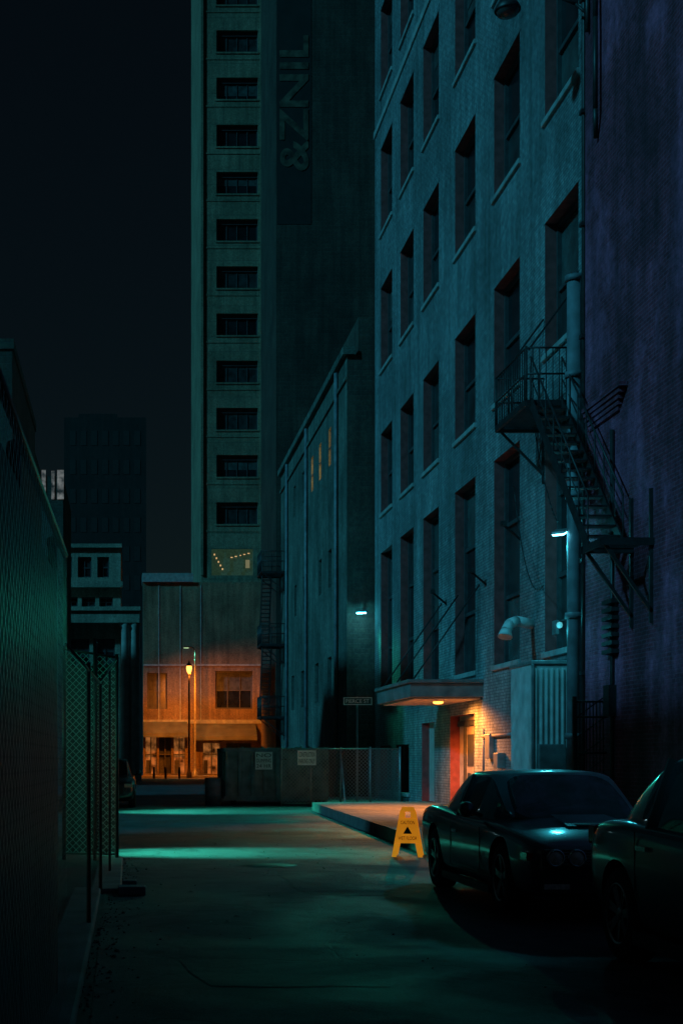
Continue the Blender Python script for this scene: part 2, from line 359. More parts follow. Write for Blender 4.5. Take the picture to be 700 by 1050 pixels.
wl=root('gooseneck_lamp'); mb=MB()
mb.path([(9.35,27.6,16.6),(9.1,27.7,16.9),(8.7,27.9,17.2),(8.2,28,17.28),(7.95,28,17.2)],.03)
mb.tube((9.3,27.6,16.3),(9.3,27.6,17.3),.05)
mb.lathe((7.8,28,16.95),[(.28,.04),(.26,.12),(.1,.22),(0,.27),(-.03,.26)],'z',20); mb.lathe((7.8,28,16.93),[(0,.24),(-.08,.2),(-.13,.1),(-.14,.001)],'z',20,1)
mb.obj('arm_and_shade',[M_iron,M_glassB],wl)

# ---------------------------------------------------------------- fire escape
def fire_escape(name,X,xo,plats,stairs,mat=M_iron,rh=1.1,supports=True):
    e=root(name); mb=MB()
    for (y0,y1,z) in plats:
        n=int((y1-y0)/.09)
        for k in range(n+1):
            y=y0+(y1-y0)*k/n; mb.box(xo,X,y-.014,y+.014,z-.03,z)
        mb.box(xo-.03,xo+.03,y0,y1,z-.12,z+.01); mb.box(X-.1,X-.04,y0,y1,z-.12,z+.01)
        for y in (y0,y1): mb.box(xo,X,y-.03,y+.03,z-.13,z-.005)
        for h in(rh,rh*.5):
            mb.tube((xo,y0,z+h),(xo,y1,z+h),.022); mb.tube((xo,y0,z+h),(X,y0,z+h),.022); mb.tube((xo,y1,z+h),(X,y1,z+h),.022)
        k=y0
        while k<y1: mb.tube((xo,k,z),(xo,k,z+rh),.012,0,5); k+=.14
        k=xo
        while k<X: 
            mb.tube((k,y0,z),(k,y0,z+rh),.012,0,5); mb.tube((k,y1,z),(k,y1,z+rh),.012,0,5); k+=.14
        for y in(y0,y1):
            mb.tube((xo,y,z),(xo,y,z+rh+.03),.028); 
            if supports: mb.beam((xo+.1,y,z-.1),(X-.02,y,z-1.1),.05,.05); mb.beam((X-.03,y,z-1.3),(X-.03,y,z),.05,.05)
    for (xa,xb,y0,z0,y1,z1) in stairs:
        for x in(xa,xb):
            mb.beam((x,y0,z0),(x,y1,z1),.03,.2)
            mb.tube((x,y0,z0+.95),(x,y1,z1+.95),.02); mb.tube((x,y0,z0+.5),(x,y1,z1+.5),.014)
            for k in range(8):
                t=k/7; yy=y0+(y1-y0)*t; zz=z0+(z1-z0)*t; mb.tube((x,yy,zz),(x,yy,zz+.95),.014,0,5)
        n=int(abs(z0-z1)/.22)
        for k in range(1,n):
            t=k/n; yy=y0+(y1-y0)*t; zz=z0+(z1-z0)*t; mb.box(xa,xb,yy-.12,yy+.12,zz-.02,zz+.015)
    mb.obj('platforms_and_stairs',[mat],e); return e
fe=fire_escape('fire_escape',WX,8.4,[(28.75,31.1,9.15)],[(8.5,9.15,28.75,9.1,25.2,5.5)])
mb=MB()
z=5.5
for k in range(10): mb.box(8.45,NX,24.3+k*.1-.014,24.3+k*.1+.014,z-.03,z)
mb.box(8.4,8.46,24.25,25.3,z-.12,z+.01)
mb.box(8.4,NX,25.2,25.26,z-.12,z+.012); mb.box(8.4,NX,24.22,24.28,z-.12,z+.012)
for y in(24.3,25.25): mb.beam((8.5,y,z-.1),(NX-.02,y,z-1.3),.06,.06); mb.beam((NX-.03,y,z-1.5),(NX-.03,y,z+.9),.06,.06)
for y in(28.75,31.1): mb.beam((8.45,y,10.2),(9.48,y,11.6),.04,.04)
for x in(8.75,9.15): mb.tube((x,31.0,9.2),(x,31.0,10.5),.02)
mb.obj('lower_landing',[M_iron],fe)

en=root('metal_enclosure'); mb=MB()
mb.box(8.6,9.34,29.0,30.6,.0,3.6,0); mb.box(8.57,9.37,28.96,30.64,3.603,3.68,1)
for k in range(6): mb.box(8.66+k*.115,8.70+k*.115,28.972,28.998,.1,3.5,0)
mb.box(8.575,8.625,28.95,28.999,0,3.6,1)
mb.box(8.7,9.25,28.80,28.95,.15,1.9,1)
mb.obj('enclosure_body',[plain('enclosure_paint',(.42,.44,.44),.6,var=.3,scale=3,bump=.1),M_steel],en,.008)
ga=root('iron_gate'); mb=MB()
for k in range(9): mb.tube((8.75+k*.065,26.6,.1),(8.75+k*.065,26.6,2.7),.012,0,5)
for z in(.3,1,1.7,2.4,2.7): mb.tube((8.7,26.6,z),(9.34,26.6,z),.02)
for k in range(6): mb.beam((8.75,26.6,.4+k*.4),(9.3,26.6,.8+k*.4),.02,.02)
mb.box(8.68,8.74,26.56,26.64,0,2.8); mb.obj('gate_bars',[M_iron],ga)

# ---------------------------------------------------------------- lit lamps
CY=(.04,.95,.62); CB=(.05,.8,1.0)
def spot(name,loc,to,W,col,ang,parent,blend=.6,r=.08):
    l=bpy.data.lights.new(name,'SPOT'); l.energy=W; l.color=col; l.spot_size=R(ang); l.spot_blend=blend; l.shadow_soft_size=r
    o=bpy.data.objects.new(name,l); o.location=loc; o.rotation_euler=(Vector(to)-Vector(loc)).to_track_quat('-Z','Y').to_euler(); S.collection.objects.link(o); o.parent=parent
def point(name,loc,W,col,parent,r=.1):
    l=bpy.data.lights.new(name,'POINT'); l.energy=W; l.color=col; l.shadow_soft_size=r
    o=bpy.data.objects.new(name,l); o.location=loc; S.collection.objects.link(o); o.parent=parent
E_cy=emis('lamp_lens_cyan',(.15,.75,1.0),12); E_wh=emis('lamp_lens_white',(.5,.9,1.0),9); E_or=emis('lamp_lens_amber',(1,.35,.05),5)
def wallpack(name,p,wall,to,W,em,ang,w=.28,col=CY,blend=.8):
    e=root(name); mb=MB(); x,y,z=p
    mb.beam(wall,(x,y,z+.08),.05,.05)
    d=(Vector(to)-Vector(p)); d.z=0; d.normalize(); s=Vector((-d.y,d.x,0))*w
    P=Vector(p)
    a=[P-d*.12+s+Vector((0,0,.14)),P-d*.12-s+Vector((0,0,.14)),P+d*.12-s+Vector((0,0,.05)),P+d*.12+s+Vector((0,0,.05))]
    b=[q-Vector((0,0,.05)) for q in a]
    mb.face(a)
    for i in range(4): mb.face([a[i],a[(i+1)%4],b[(i+1)%4],b[i]],0)
    mb.obj('housing',[M_steel],e)
    m2=MB(); c=[q-Vector((0,0,.035))+ (P-q)*.15 for q in b]
    for i in range(4): m2.face([b[i],b[(i+1)%4],c[(i+1)%4],c[i]])
    m2.face(c); m2.obj('lens',[em],e)
    spot('lamp_light',tuple(P-Vector((0,0,.14))+d*.1),to,W,col,ang,e,blend)
    return e
w1=wallpack('wall_lamp',(9.0,28.4,6.25),(9.5,28.4,6.35),(4.6,22.6,0),420,E_cy,62,.13,CB)
point('glow_on_wall',(8.95,28.75,6.05),30,CB,w1,.05)
w2=wallpack('wall_lamp',(9.15,53.2,7.3),(9.35,54,7.4),(5.2,42,0),1100,E_wh,64,.2)
point('glow_on_wall',(9.05,53.0,7.15),44,CB,w2,.05)
e=root('bulkhead_lamp'); mb=MB(); mb.box(9.3,9.36,29.6,29.9,4.3,4.6); mb.obj('backplate',[M_steel],e); mb=MB(); mb.lathe((9.15,28.9,4.42),[(-.07,.001),(-.05,.05),(0,.065),(.05,.05),(.07,.001)],'z',14)
mb.obj('globe',[emis('bulkhead_glow',(.1,.5,.55),.8)],e); mb=MB(); mb.tube((9.15,28.9,4.5),(9.5,28.9,4.6),.02); mb.obj('bracket',[M_iron],e)
point('glow_on_wall',(8.95,28.7,4.2),7,CB,e,.05)
e=root('canopy_lamp'); mb=MB(); mb.lathe((8.7,38.2,3.17),[(.03,.14),(0,.14),(-.03,.1),(-.04,.001)],'z',20); mb.obj('lens',[E_or],e)
OR=(1,.27,.04)
spot('lamp_light',(8.2,37.4,3.1),(9.2,37.2,0),1500,OR,150,e,.5)
spot('lamp_light_2',(8.0,36.9,3.1),(5.0,31.5,0),1100,OR,52,e,1.0)

# ---------------------------------------------------------------- second building
sec=root('warehouse_building'); SX=8.7
PS=lambda u,z,d:(SX+d,u,z)
lit=[(58.2,58.9,14.2,15.8),(61.1,61.8,14.2,15.8),(63.7,64.4,14.2,15.8)]
dk=[(58.1,59.0,9.0,10.6),(61.0,61.9,9.0,10.6),(66.5,67.4,9,10.6),(70,70.9,9,10.6),(67,67.8,14.2,15.8),(70.4,71.2,14.2,15.8),(58.1,59.2,4.2,6.0),(62,63.2,4.2,6.0),(67,68.2,4.2,6),(71,72.2,4.2,6)]
mb=MB(); mb.wall(PS,54,77,-.02,17.6,lit+dk,.25,0)
mb.wall(lambda u,z,d:(u,54+d,z),SX,14,-.02,17.6,[],.2,1)
mb.box(SX-.18,SX+.3,53.85,77.1,17.6,17.9,2); mb.box(SX+.45,14,54.003,62,17.603,19.1,1)
mb.box(SX-.08,SX-.002,54.01,77,16.6,16.75,2)
mb.box(SX+.4,20,54.3,77,0,17.5,3)
mb.obj('walls',[M_midbrick,M_darkbrick,M_midbrick,M_black],sec)
windows('windows',PS,dk,.25,sec,frame=.07)
mb=MB()
for o in lit:
    mb.face([PS(o[0],o[2],.1),PS(o[1],o[2],.1),PS(o[1],o[3],.1),PS(o[0],o[3],.1)],0)
    mb.box(SX+.03,SX+.09,(o[0]+o[1])/2-.03,(o[0]+o[1])/2+.03,o[2],o[3],1); mb.box(SX+.03,SX+.088,o[0],o[1],14.95,15.02,1)
mb.obj('lit_windows',[plain('lit_window',(.3,.25,.1),.4,var=.3,scale=1.2,emit=(.8,.42,.07),es=2.2),M_frame],sec)
mb=MB()
for y in(56.2,65.6,73.5): mb.tube((SX-.1,y,.1),(SX-.1,y,17.5),.08)
mb.obj('downpipes',[M_pipe],sec)
fe2=fire_escape('fire_escape',SX,7.4,[(75.2,77.2,4.0),(75.2,77.2,8.0),(75.2,77.2,12.0)],[(7.5,8.0,75.4,12,77,8),(7.5,8.0,75.4,8,77,4)])

# ---------------------------------------------------------------- dark tower with painted sign
dt=root('sign_tower'); D=110
f=lambda px:(px-130)/1400*D
mb=MB(); mb.box(f(283),f(470),D,D+12,-.02,76,0); mb.box(f(284),f(319),D-.03,D-.004,1.55+550*D/1400,75,1)
mb.box(f(282.5),f(471),D-.12,D+12.1,76,76.8,0)
mb.obj('walls',[M_towerbrick,plain('painted_sign_ground',(.012,.011,.011),.8,var=.4,scale=.8)],dt)
mat_sign=plain('faded_sign_paint',(.085,.065,.045),.9,var=.9,scale=1.2)
Mx=Matrix.Translation((f(301.5),D-.06,1.55+(780-106)*D/1400))@Matrix.Rotation(R(-90),4,'Y')@FRONT
textobj('painted_letters','&ZNIL',3,mat_sign,Mx,dt,(10.9,2.35),.01,.06)

# ---------------------------------------------------------------- office tower & podium
ot=root('office_tower'); D=135
f=lambda px:(px-130)/1400*D
fz=lambda py:1.55+(780-py)/1400*D
PT=lambda u,z,d:(u,D+d,z)
tops=[]
for k in range(-4,11):
    yc=42+48.4*k; tops.append((f(222),f(264.5),fz(yc+11.5),fz(yc-11)))
lo=(f(217),f(259.5),fz(590),fz(563))
mb=MB(); mb.wall(PT,f(206),f(330),-.02,100,tops+[lo],.5,0)
mb.box(f(206)+.02,f(330),D+.7,D+20,0,99,1)
mb.face([(f(206),D,0),(f(206),D+20,0),(f(206),D+20,100),(f(206),D,100)],0)
mb.box(f(266.5),f(270),D-.25,D-.003,fz(590),100,0); mb.box(f(206),f(208.5),D-.2,D-.003,fz(590),100,0)
for o in tops: mb.box(f(208.6),f(266.4),D-.05,D-.003,o[2]-.75,o[2]-.6,0)
mb.obj('walls',[M_conc,M_conc],ot)
windows('windows',PT,tops,.5,ot,frame=.12,rails=0,mull=3)
mb=MB()
for o in tops: mb.box(o[0],o[1],D+.3,D+.4,o[3]-.45,o[3]-.003); mb.box(o[0]-.1,o[1]+.1,D-.08,D+.1,o[2]-.16,o[2]+.003,1)
mb.obj('spandrels',[M_frame,M_conc],ot)
mb=MB(); a,b,c,d=lo
mb.box(a,b,D+.5,D+.6,c,c+.4,1); mb.face([(a,D+.62,c),(b,D+.62,c),(b,D+.62,d),(a,D+.62,d)],1); 
for k in range(4): u=a+(b-a)*k/3; mb.box(u-.06,u+.06,D+.2,D+.34,c,d,1)
mb.face([(a,D+.05,d-.02),(b,D+.05,d-.02),(b,D+.6,d-.02),(a,D+.6,d-.02)],1)
mb.obj('lobby_glazing',[M_glassC,plain('lobby_dark',(.05,.06,.05),.5,emit=(.05,.12,.07),es=.25)],ot)
mb=MB()
for k in range(5): mb.box(a+.25+k*.2,a+.38+k*.2,D+.42,D+.5,d-.55-k*.36,d-.4-k*.36,0)
for k in range(5): mb.box(b-.5-k*.42,b-.3-k*.42,D+.42,D+.5,d-.4-.1*k,d-.32-.1*k,0)
mb.box(b-.7,b-.3,D+.45,D+.52,c+.8,d-1.0,1)
mb.obj('ceiling_lights',[emis('warm_ceiling_light',(1,.6,.25),.7),emis('dim_panel',(.5,.4,.2),.3)],ot)

pd=root('podium_building'); D2=132; g=lambda px:(px-130)/1400*D2; gz=lambda py:1.55+(780-py)/1400*D2
PP=lambda u,z,d:(u,D2+d,z)
w=[(g(151),g(171.5),gz(727),gz(690)),(g(221),g(259),gz(727),gz(688))]
sh=[(g(149),g(161),0.3,gz(755)),(g(163),g(176),.3,gz(755)),(g(178),g(190),.3,gz(755)),(g(208),g(226),.3,gz(762)),(g(232),g(258),.3,gz(762))]
mb=MB(); mb.wall(PP,g(147),g(272),-.02,gz(597),w+sh,.5,0); mb.box(g(147.5),g(272),D2+.9,D+.0-.3,0,gz(598),1)
mb.box(g(146),g(198),D2-.3,D2+3,gz(597)+.003,gz(588),2); mb.face([(g(147),D2,0),(g(147),D2+3,0),(g(147),D2+3,gz(597)),(g(147),D2,gz(597))],0)
for px in(163,185,206): mb.box(g(px)-.05,g(px)+.05,D2-.06,D2-.003,gz(745),gz(600),2)
mb.box(g(147),g(272),D2-.15,D2-.003,gz(742),gz(738),2); mb.box(g(147),g(272),D2-.1,D2-.003,gz(683),gz(681),2)
mb.obj('walls',[M_stucco,M_black,M_stone],pd)
windows('windows',PP,w,.5,pd,frame=.15,rails=1,mull=2)
mb=MB()
for i,o in enumerate(sh):
    mb.face([PP(o[0],o[2],.4),PP(o[1],o[2],.4),PP(o[1],o[3],.4),PP(o[0],o[3],.4)],0 if i in(0,2,3) else 1)
    for k in range(3): u=o[0]+(o[1]-o[0])*k/2; mb.box(u-.05,u+.05,D2+.1,D2+.36,o[2],o[3],2)
    mb.box(o[0],o[1],D2+.12,D2+.34,2.1,2.2,2); mb.box(o[0]+.1,o[0]+.5,D2+.37,D2+.39,.3,1.6,2)
mb.obj('storefront_glass',[plain('lit_shop',(.15,.09,.04),.4,var=.95,scale=1.6,emit=(1,.34,.08),es=.16),M_glassC,M_frame],pd)
mb=MB()
for (a,b,z) in[(147,192,752),(198,262,755)]:
    x0,x1=g(a),g(b); z0,z1=gz(z),gz(z-13)
    mb.face([(x0,D2-1.6,z0),(x1,D2-1.6,z0),(x1,D2-.01,z1),(x0,D2-.01,z1)]); mb.face([(x0,D2-1.6,z0-.4),(x1,D2-1.6,z0-.4),(x1,D2-1.6,z0),(x0,D2-1.6,z0)])
    mb.face([(x0,D2-1.6,z0-.4),(x0,D2-1.6,z0),(x0,D2-.01,z1),(x0,D2-.01,z0-.4)])
mb.obj('awnings',[plain('awning_canvas',(.10,.11,.10),.8,var=.3,scale=1)],pd)
mb=MB(); mb.box(-20,30,124,131.7,-.02,.14); mb.obj('far_sidewalk',[M_conc2])

lb=root('cornice_building'); D3=104; h=lambda px:(px-130)/1400*D3; hz=lambda py:1.55+(780-py)/1400*D3
PL=lambda u,z,d:(u,D3+d,z)
w=[(h(64),h(74),hz(592),hz(571)),(h(80),h(94),hz(592),hz(571)),(h(100),h(112),hz(592),hz(571)),(h(66),h(92),hz(690),hz(655)),(h(98),h(118),hz(690),hz(655)),
   (h(66),h(80),hz(622),hz(612)),(h(84),h(98),hz(622),hz(612)),(h(102),h(116),hz(622),hz(612))]
mb=MB(); mb.wall(PL,-16,h(124),-.02,hz(562),w,.35,0); mb.box(-16,h(123.5),D3+.5,D3+20,0,hz(563),1)
mb.box(-16,h(126),D3-.6,D3-.003,hz(603),hz(597),2); mb.box(-16,h(143),D3-1.2,D3-.003,hz(640),hz(628),2); mb.box(-16,h(144),D3-1.4,D3-.003,hz(628)+.003,hz(624),2)
mb.box(-16,h(125),D3-.3,D3+20,hz(562)+.003,hz(558),2); mb.face([(h(124),D3,0),(h(124),D3+20,0),(h(124),D3+20,hz(562)),(h(124),D3,hz(562))],0)
mb.obj('walls',[M_pale,M_black,M_pale],lb)
windows('windows',PL,w,.35,lb,frame=.1,rails=1,mull=1)
mb=MB()
for px in(129,138.5): 
    mb.lathe((h(px),D3-.7,0),[(0,.5),(.5,.5),(.5,.38),(hz(645),.32),(hz(643),.45),(hz(640)-.01,.45)],'z',20)
mb.obj('columns',[plain('column_stone',(.42,.42,.38),.8,var=.25,scale=2)],lb)

hr=root('distant_high_rise'); D4=170; q=lambda px:(px-130)/1400*D4
mb=MB(); mb.box(q(66),q(150),D4,D4+25,0,1.55+352*D4/1400,0); mb.box(q(80),q(120),D4+3,D4+20,1.55+352*D4/1400,1.55+362*D4/1400,0)
M_hr=wallmat('high_rise_wall',(.03,.012,.012),(.07,.06,.07),(.05,.05,.05),brick=False)
mb.obj('walls',[M_hr],hr)
mb=MB()
for i in range(7):
    for j in range(9): mb.box(q(72+i*11),q(78+i*11),D4-.04,D4-.01,12+j*3.6,13.8+j*3.6)
mb.obj('windows',[plain('far_glass',(.028,.012,.012),.7)],hr)

lw=root('left_flank_building'); mb=MB(); mb.box(-14,-3.35,40,50,-.02,13.6,0); mb.box(-14,-3.3,39.95,50.05,13.603,13.9,0); mb.box(-14,-3.36,50.003,54,-.02,12.9,0)
mb.box(-5.5,-4.6,42,43,13.9,15.2,0); mb.box(-4.3,-4,46,46.4,13.9,14.8,0)
mb.obj('walls',[M_darkbrick],lw)
ln=root('unseen_shading_building'); mb=MB(); mb.box(-18,-6.2,13,19.7,-.02,13.5,0); mb.box(-18,-6.2,-12,12.997,-.02,8.3,0); mb.obj('walls',[M_darkbrick],ln)  # unseen block added to shade near wall; lower part lets light onto cars
mb=MB()
for i in range(6): mb.box(-6.2,-6.15,-8+i*4,-6+i*4,3,5.6)
mb.obj('windows',[M_glassC],ln)
db=root('distant_office_block'); mb=MB(); D5=84
mb.box(-16,(65-130)/1400*D5,D5,D5+12,0,1.55+292*D5/1400,0); mb.obj('walls',[M_darkbrick],db)
mb=MB()
for (a,b,c,d) in[(43,48,512,482),(53,57,512,483),(59,66.5,512,482)]:
    mb.box((a-130)/1400*D5,(b-130)/1400*D5-.05,D5-.05,D5-.004,1.55+(780-c)/1400*D5,1.55+(780-d)/1400*D5)
mb.obj('lit_windows',[plain('office_glow',(.2,.2,.2),.5,var=.9,scale=2.5,emit=(.35,.3,.26),es=.22)],db)
# lamps in the yard on the left
wallpack('yard_lamp',(-5.8,18.7,4.3),(-6.2,18.7,4.4),(-.6,21.0,1.6),480,E_wh,40,.2,CY,1.0)
yl=wallpack('yard_lamp',(-5.0,23.0,4.0),(-5.3,23.0,4.2),(1.3,23.0,0),15000,E_wh,26,.2,CY,1.0)
mb=MB(); mb.tube((-5.35,23.0,0),(-5.35,23.0,4.3),.06,0,12); mb.obj('pole',[M_steel],yl)
wallpack('yard_lamp',(-3.6,39.6,5.0),(-3.6,40,5.1),(2.2,41.6,0),14000,E_wh,40,.2,CY,1.0)

# ---------------------------------------------------------------- chain-link fences
M_fab=plain('windscreen',(.04,.028,.038),.75,var=.5,scale=5,bump=.8)
def fx(y): return -.46+(y-3)*.012
fn=root('screened_fence')
mb=MB(); ny=60; nz=24; Y0,Y1=2.5,8.7
for i in range(ny):
    for j in range(nz):
        def p(i,j):
            y=Y0+(Y1-Y0)*i/ny; z=.06+2.7*j/nz; s=math.sin(math.pi*((y-.3)%2.9)/2.9)
            return (fx(y)-.05-.02*s*math.sin(z*2+y),y,z-(.03*s if j==nz else 0))
        mb.face([p(i,j),p(i+1,j),p(i+1,j+1),p(i,j+1)],0,True)
mb.obj('windscreen_fabric',[M_fab],fn)
mb=MB(); mb.face([(fx(Y0)+.012,Y0,.05),(fx(Y1)+.012,Y1,.05),(fx(Y1)+.012,Y1,2.85),(fx(Y0)+.012,Y0,2.85)]); mb.obj('chain_link',[meshmat('chain_link_wire_dark',(.16,.14,.16),.085,.12,.2)],fn)
mb=MB()
for y in(3.2,6.1,8.72): mb.tube((fx(y)-.08,y,0),(fx(y)-.08,y,2.92),.032,0,10); mb.lathe((fx(y)-.08,y,2.92),[(0,.04),(.05,.035),(.07,.001)],'z',10)
mb.tube((fx(Y0),Y0,2.86),(fx(Y1),Y1,2.86),.022,0,8)
mb.obj('posts_and_rail',[M_iron],fn)
f4=root('chain_link_fence'); mb=MB(); mb.face([(fx(8.8),8.8,.08),(fx(15.9),15.9,.08),(fx(15.9),15.9,2.45),(fx(8.8),8.8,2.3)])
mb.obj('chain_link',[meshmat('chain_link_wire_mid',(.16,.17,.18),.085,.07,.3)],f4)
mb=MB()
for y in(12.5,15.9): mb.tube((fx(y),y,0),(fx(y),y,2.45),.02,0,10)
mb.tube((fx(8.8),8.8,2.3),(fx(15.9),15.9,2.45),.012,0,8); mb.obj('posts_and_rail',[M_iron],f4)
f2=root('chain_link_gate')
pts=[(-.15,21.15),(-.98,21.4)]; mid=(-.49,21.25)
mb=MB()
a,b=pts
mb.face([(a[0],a[1],.08),(b[0],b[1],.08),(b[0],b[1],3.3),(a[0],a[1],3.15)])
mb.obj('chain_link',[meshmat('chain_link_wire',(.30,.33,.34),.075,.13,.1)],f2)
mb=MB()
for (x,y,h_) in ((*a,3.2),(*b,3.35),(*mid,3.45)): mb.tube((x,y,0),(x,y,h_),.03,0,10)
mb.tube((a[0],a[1],3.15),(b[0],b[1],3.3),.018,0,8); mb.tube((a[0],a[1],.1),(b[0],b[1],.1),.018,0,8)
mb.obj('posts_and_rails',[M_iron],f2)
mb=MB(); nn=24
for i in range(nn):
    def p(i,z): t=i/nn; return (-.17-.8*t,21.26+.24*t+.03*math.sin(i*1.7+z),z+.03*math.sin(i*.9))
    mb.face([p(i,.1),p(i+1,.1),p(i+1,3.05),p(i,3.05)],0,True)
mb.obj('gate_fabric',[plain('green_tarp',(.022,.024,.028),.8,var=.5,scale=4)],f2)
f5=root('chain_link_fence'); mb=MB(); mb.face([(-.30,16.1,.08),(-.16,21.1,.08),(-.16,21.1,3.1),(-.30,16.1,2.5)]); mb.obj('chain_link',[meshmat('chain_link_wire_b',(.2,.22,.22),.085,.07,.3)],f5)
mb=MB(); mb.tube((-.30,16.1,2.5),(-.16,21.1,3.1),.012,0,8); mb.tube((-.23,18.6,0),(-.23,18.6,2.8),.018,0,8); mb.obj('rail_and_post',[M_iron],f5)

f3=root('construction_fence')
mb=MB(); y=46; x0,x1=5.2,9.2
mb.face([(x0,y,.08),(x1,y,.08),(x1,y,1.95),(x0,y,1.95)]); mb.face([(x1,y,.08),(9.2,52.2,.08),(9.2,52.2,1.95),(x1,y,1.95)])
mb.obj('chain_link',[meshmat('chain_link_far',(.3,.33,.33),.09,.14,.3)],f3)
mb=MB()
for x in(5.2,6.2,7.2,8.2,9.2): mb.tube((x,y,0),(x,y,2.02),.03)
for z in(1.95,.1): mb.tube((x0,y,z),(x1,y,z),.022)
mb.beam((7.2,y,1.9),(7.2,y-1,.02),.04,.04)
mb.obj('posts_and_rails',[M_steel],f3)

# ---------------------------------------------------------------- dumpster
dp=root('roll_off_dumpster'); mb=MB()
M_dump=plain('dumpster_paint',(.15,.22,.23),.55,var=.45,scale=2.5,bump=.15)
x0,x1,y0,y1=3.45,7.0,48,51.2
mb.box(x0,x1,y0,y0+.06,.2,1.95); mb.box(x0,x0+.06,y0+.061,y1,.2,1.95); mb.box(x1-.06,x1,y0+.061,y1,.2,1.95); mb.box(x0+.061,x1-.061,y1-.06,y1,.2,1.95); mb.box(x0+.06,x1-.06,y0+.06,y1-.06,.2,.26)
mb.box(x0-.06,x1+.06,y0-.07,y0-.002,1.86,2.0); mb.box(x0-.07,x0-.002,y0,y1,1.86,2.0); mb.box(x0-.05,x1+.05,y0-.06,y0-.002,.15,.3)
k=x0+.02
while k<x1: mb.box(k,k+.1,y0-.058,y0-.002,.3,1.86); k+=.44
k=y0+.3
while k<y1: mb.box(x0-.06,x0-.002,k,k+.1,.2,1.86); k+=.45
for x in(x0+.3,x1-.3): mb.tube((x-.1,y0+.2,.12),(x+.1,y0+.2,.12),.12,1,14)
mb.obj('body',[M_dump,M_iron],dp,.01)
mb=MB()
for k in range(26):
    a=Vector((random.uniform(x0+.3,x1-.3),random.uniform(y0+.3,y1-.3),1.5)); d=Vector((random.uniform(-.8,.8),random.uniform(-.6,.6),random.uniform(.1,.6)))
    mb.beam(a,a+d,.12,.04)
mb.obj('construction_waste',[plain('scrap_wood',(.12,.11,.1),.8,var=.5)],dp)
M_white=plain('sign_white',(.8,.85,.83),.5,var=.1); M_txt=plain('sign_text',(.03,.08,.07),.5)
def board(name,xc,zc,y,w,hh,lines):
    e=root(name); mb=MB(); mb.box(xc-w/2,xc+w/2,y-.012,y+.012,zc-hh/2,zc+hh/2,0); mb.obj('panel',[M_white],e,.004)
    n=len(lines)
    for i,t in enumerate(lines):
        textobj('lettering_%d'%(i+1),t,1,M_txt,Matrix.Translation((xc,y-.016,zc+hh*(.5-(i+.55)/n*.9-.03)))@FRONT,e,(w*.86,hh*.62/n),.003)
    return e
X=lambda px,d:(px-130)/1400*d
board('construction_parking_sign',X(314.5,45.9),1.55+3*45.9/1400,45.9,.62,.5,['CONSTRUCTION','PARKING ONLY'])
board('notice_sign',X(270.5,47.8),1.55,47.8,.6,.62,['NO','DUMPING','24 HR'])
ss=root('street_name_sign'); mb=MB(); xs=X(366,47); mb.tube((xs,47,0),(xs,47,3.75),.035,0,10); mb.obj('pole',[M_steel],ss)
zc=1.55+61*47/1400
mb=MB(); mb.box(xs-.48,xs+.5,46.93,46.95,zc-.13,zc+.13,0); mb.box(xs-.45,xs+.47,46.925,46.929,zc-.105,zc+.105,1); mb.obj('blade',[M_white,plain('sign_green',(.02,.09,.08),.5)],ss)
textobj('lettering','PIERCE ST',1,M_white,Matrix.Translation((xs,46.92,zc))@FRONT,ss,(.8,.13),.003)
br=root('trash_barrel'); mb=MB(); mb.lathe((3.05,48.2,0),[(0,.001),(0,.27),(.3,.29),(.32,.3),(.34,.29),(.6,.29),(.62,.3),(.64,.29),(.92,.29),(.95,.3),(.95,.26),(.5,.25)],'z',20); mb.obj('drum',[M_pipe],br)

# ---------------------------------------------------------------- street lamps
def streetlamp(name,x,y,h,em,col,W,arm=False):
    e=root(name); mb=MB(); mb.lathe((x,y,0),[(0,.25),(.5,.22),(.6,.13),(1,.1),(h-.5,.07),(h-.4,.12),(h-.35,.06)],'z',14)
    if arm: mb.path([(x,y,h-.4),(x,y,h+.4),(x-.2,y-.2,h+.7),(x-.6,y-.5,h+.75)],.06); mb.box(x-1.1,x-.5,y-.6,y-.3,h+.68,h+.82)
    mb.obj('post',[M_iron if not arm else M_steel],e)
    m2=MB()
    if arm: m2.box(x-1.05,x-.6,y-.57,y-.33,h+.62,h+.677)
    else: m2.lathe((x,y,h-.3),[(0,.1),(.15,.2),(.45,.26),(.75,.22),(.85,.12),(.95,.001)],'z',16)
    m2.obj('lantern',[em],e)
    if not arm:
        m3=MB(); m3.lathe((x,y,h+.36),[(0,.3),(.1,.26),(.25,.1),(.5,.02)],'z',14); m3.obj('cap',[M_iron],e)
    p=(x-.8,y-.5,h+.6) if arm else (x,y,h-.35)
    spot('lamp_light',p,(x+(.0 if arm else 2.5),y+(.8 if arm else 6.5),0),W,col,150,e,.8,.3)
streetlamp('street_lamp',X(194,122),122,1.55+93*122/1400,emis('lantern_amber',(1,.42,.08),3),(1,.21,.012),15000)
streetlamp('street_lamp',X(200,126),126,1.55+108*126/1400,emis('lantern_teal',(.5,.75,.4),.9),(.2,.9,.5),700,True)
tb=root('traffic_bollards'); mb=MB()
for px in(158,170,184): mb.tube((X(px,118),118,0),(X(px,118),118,1.0),.1,0,10)
mb.obj('posts',[M_iron],tb)

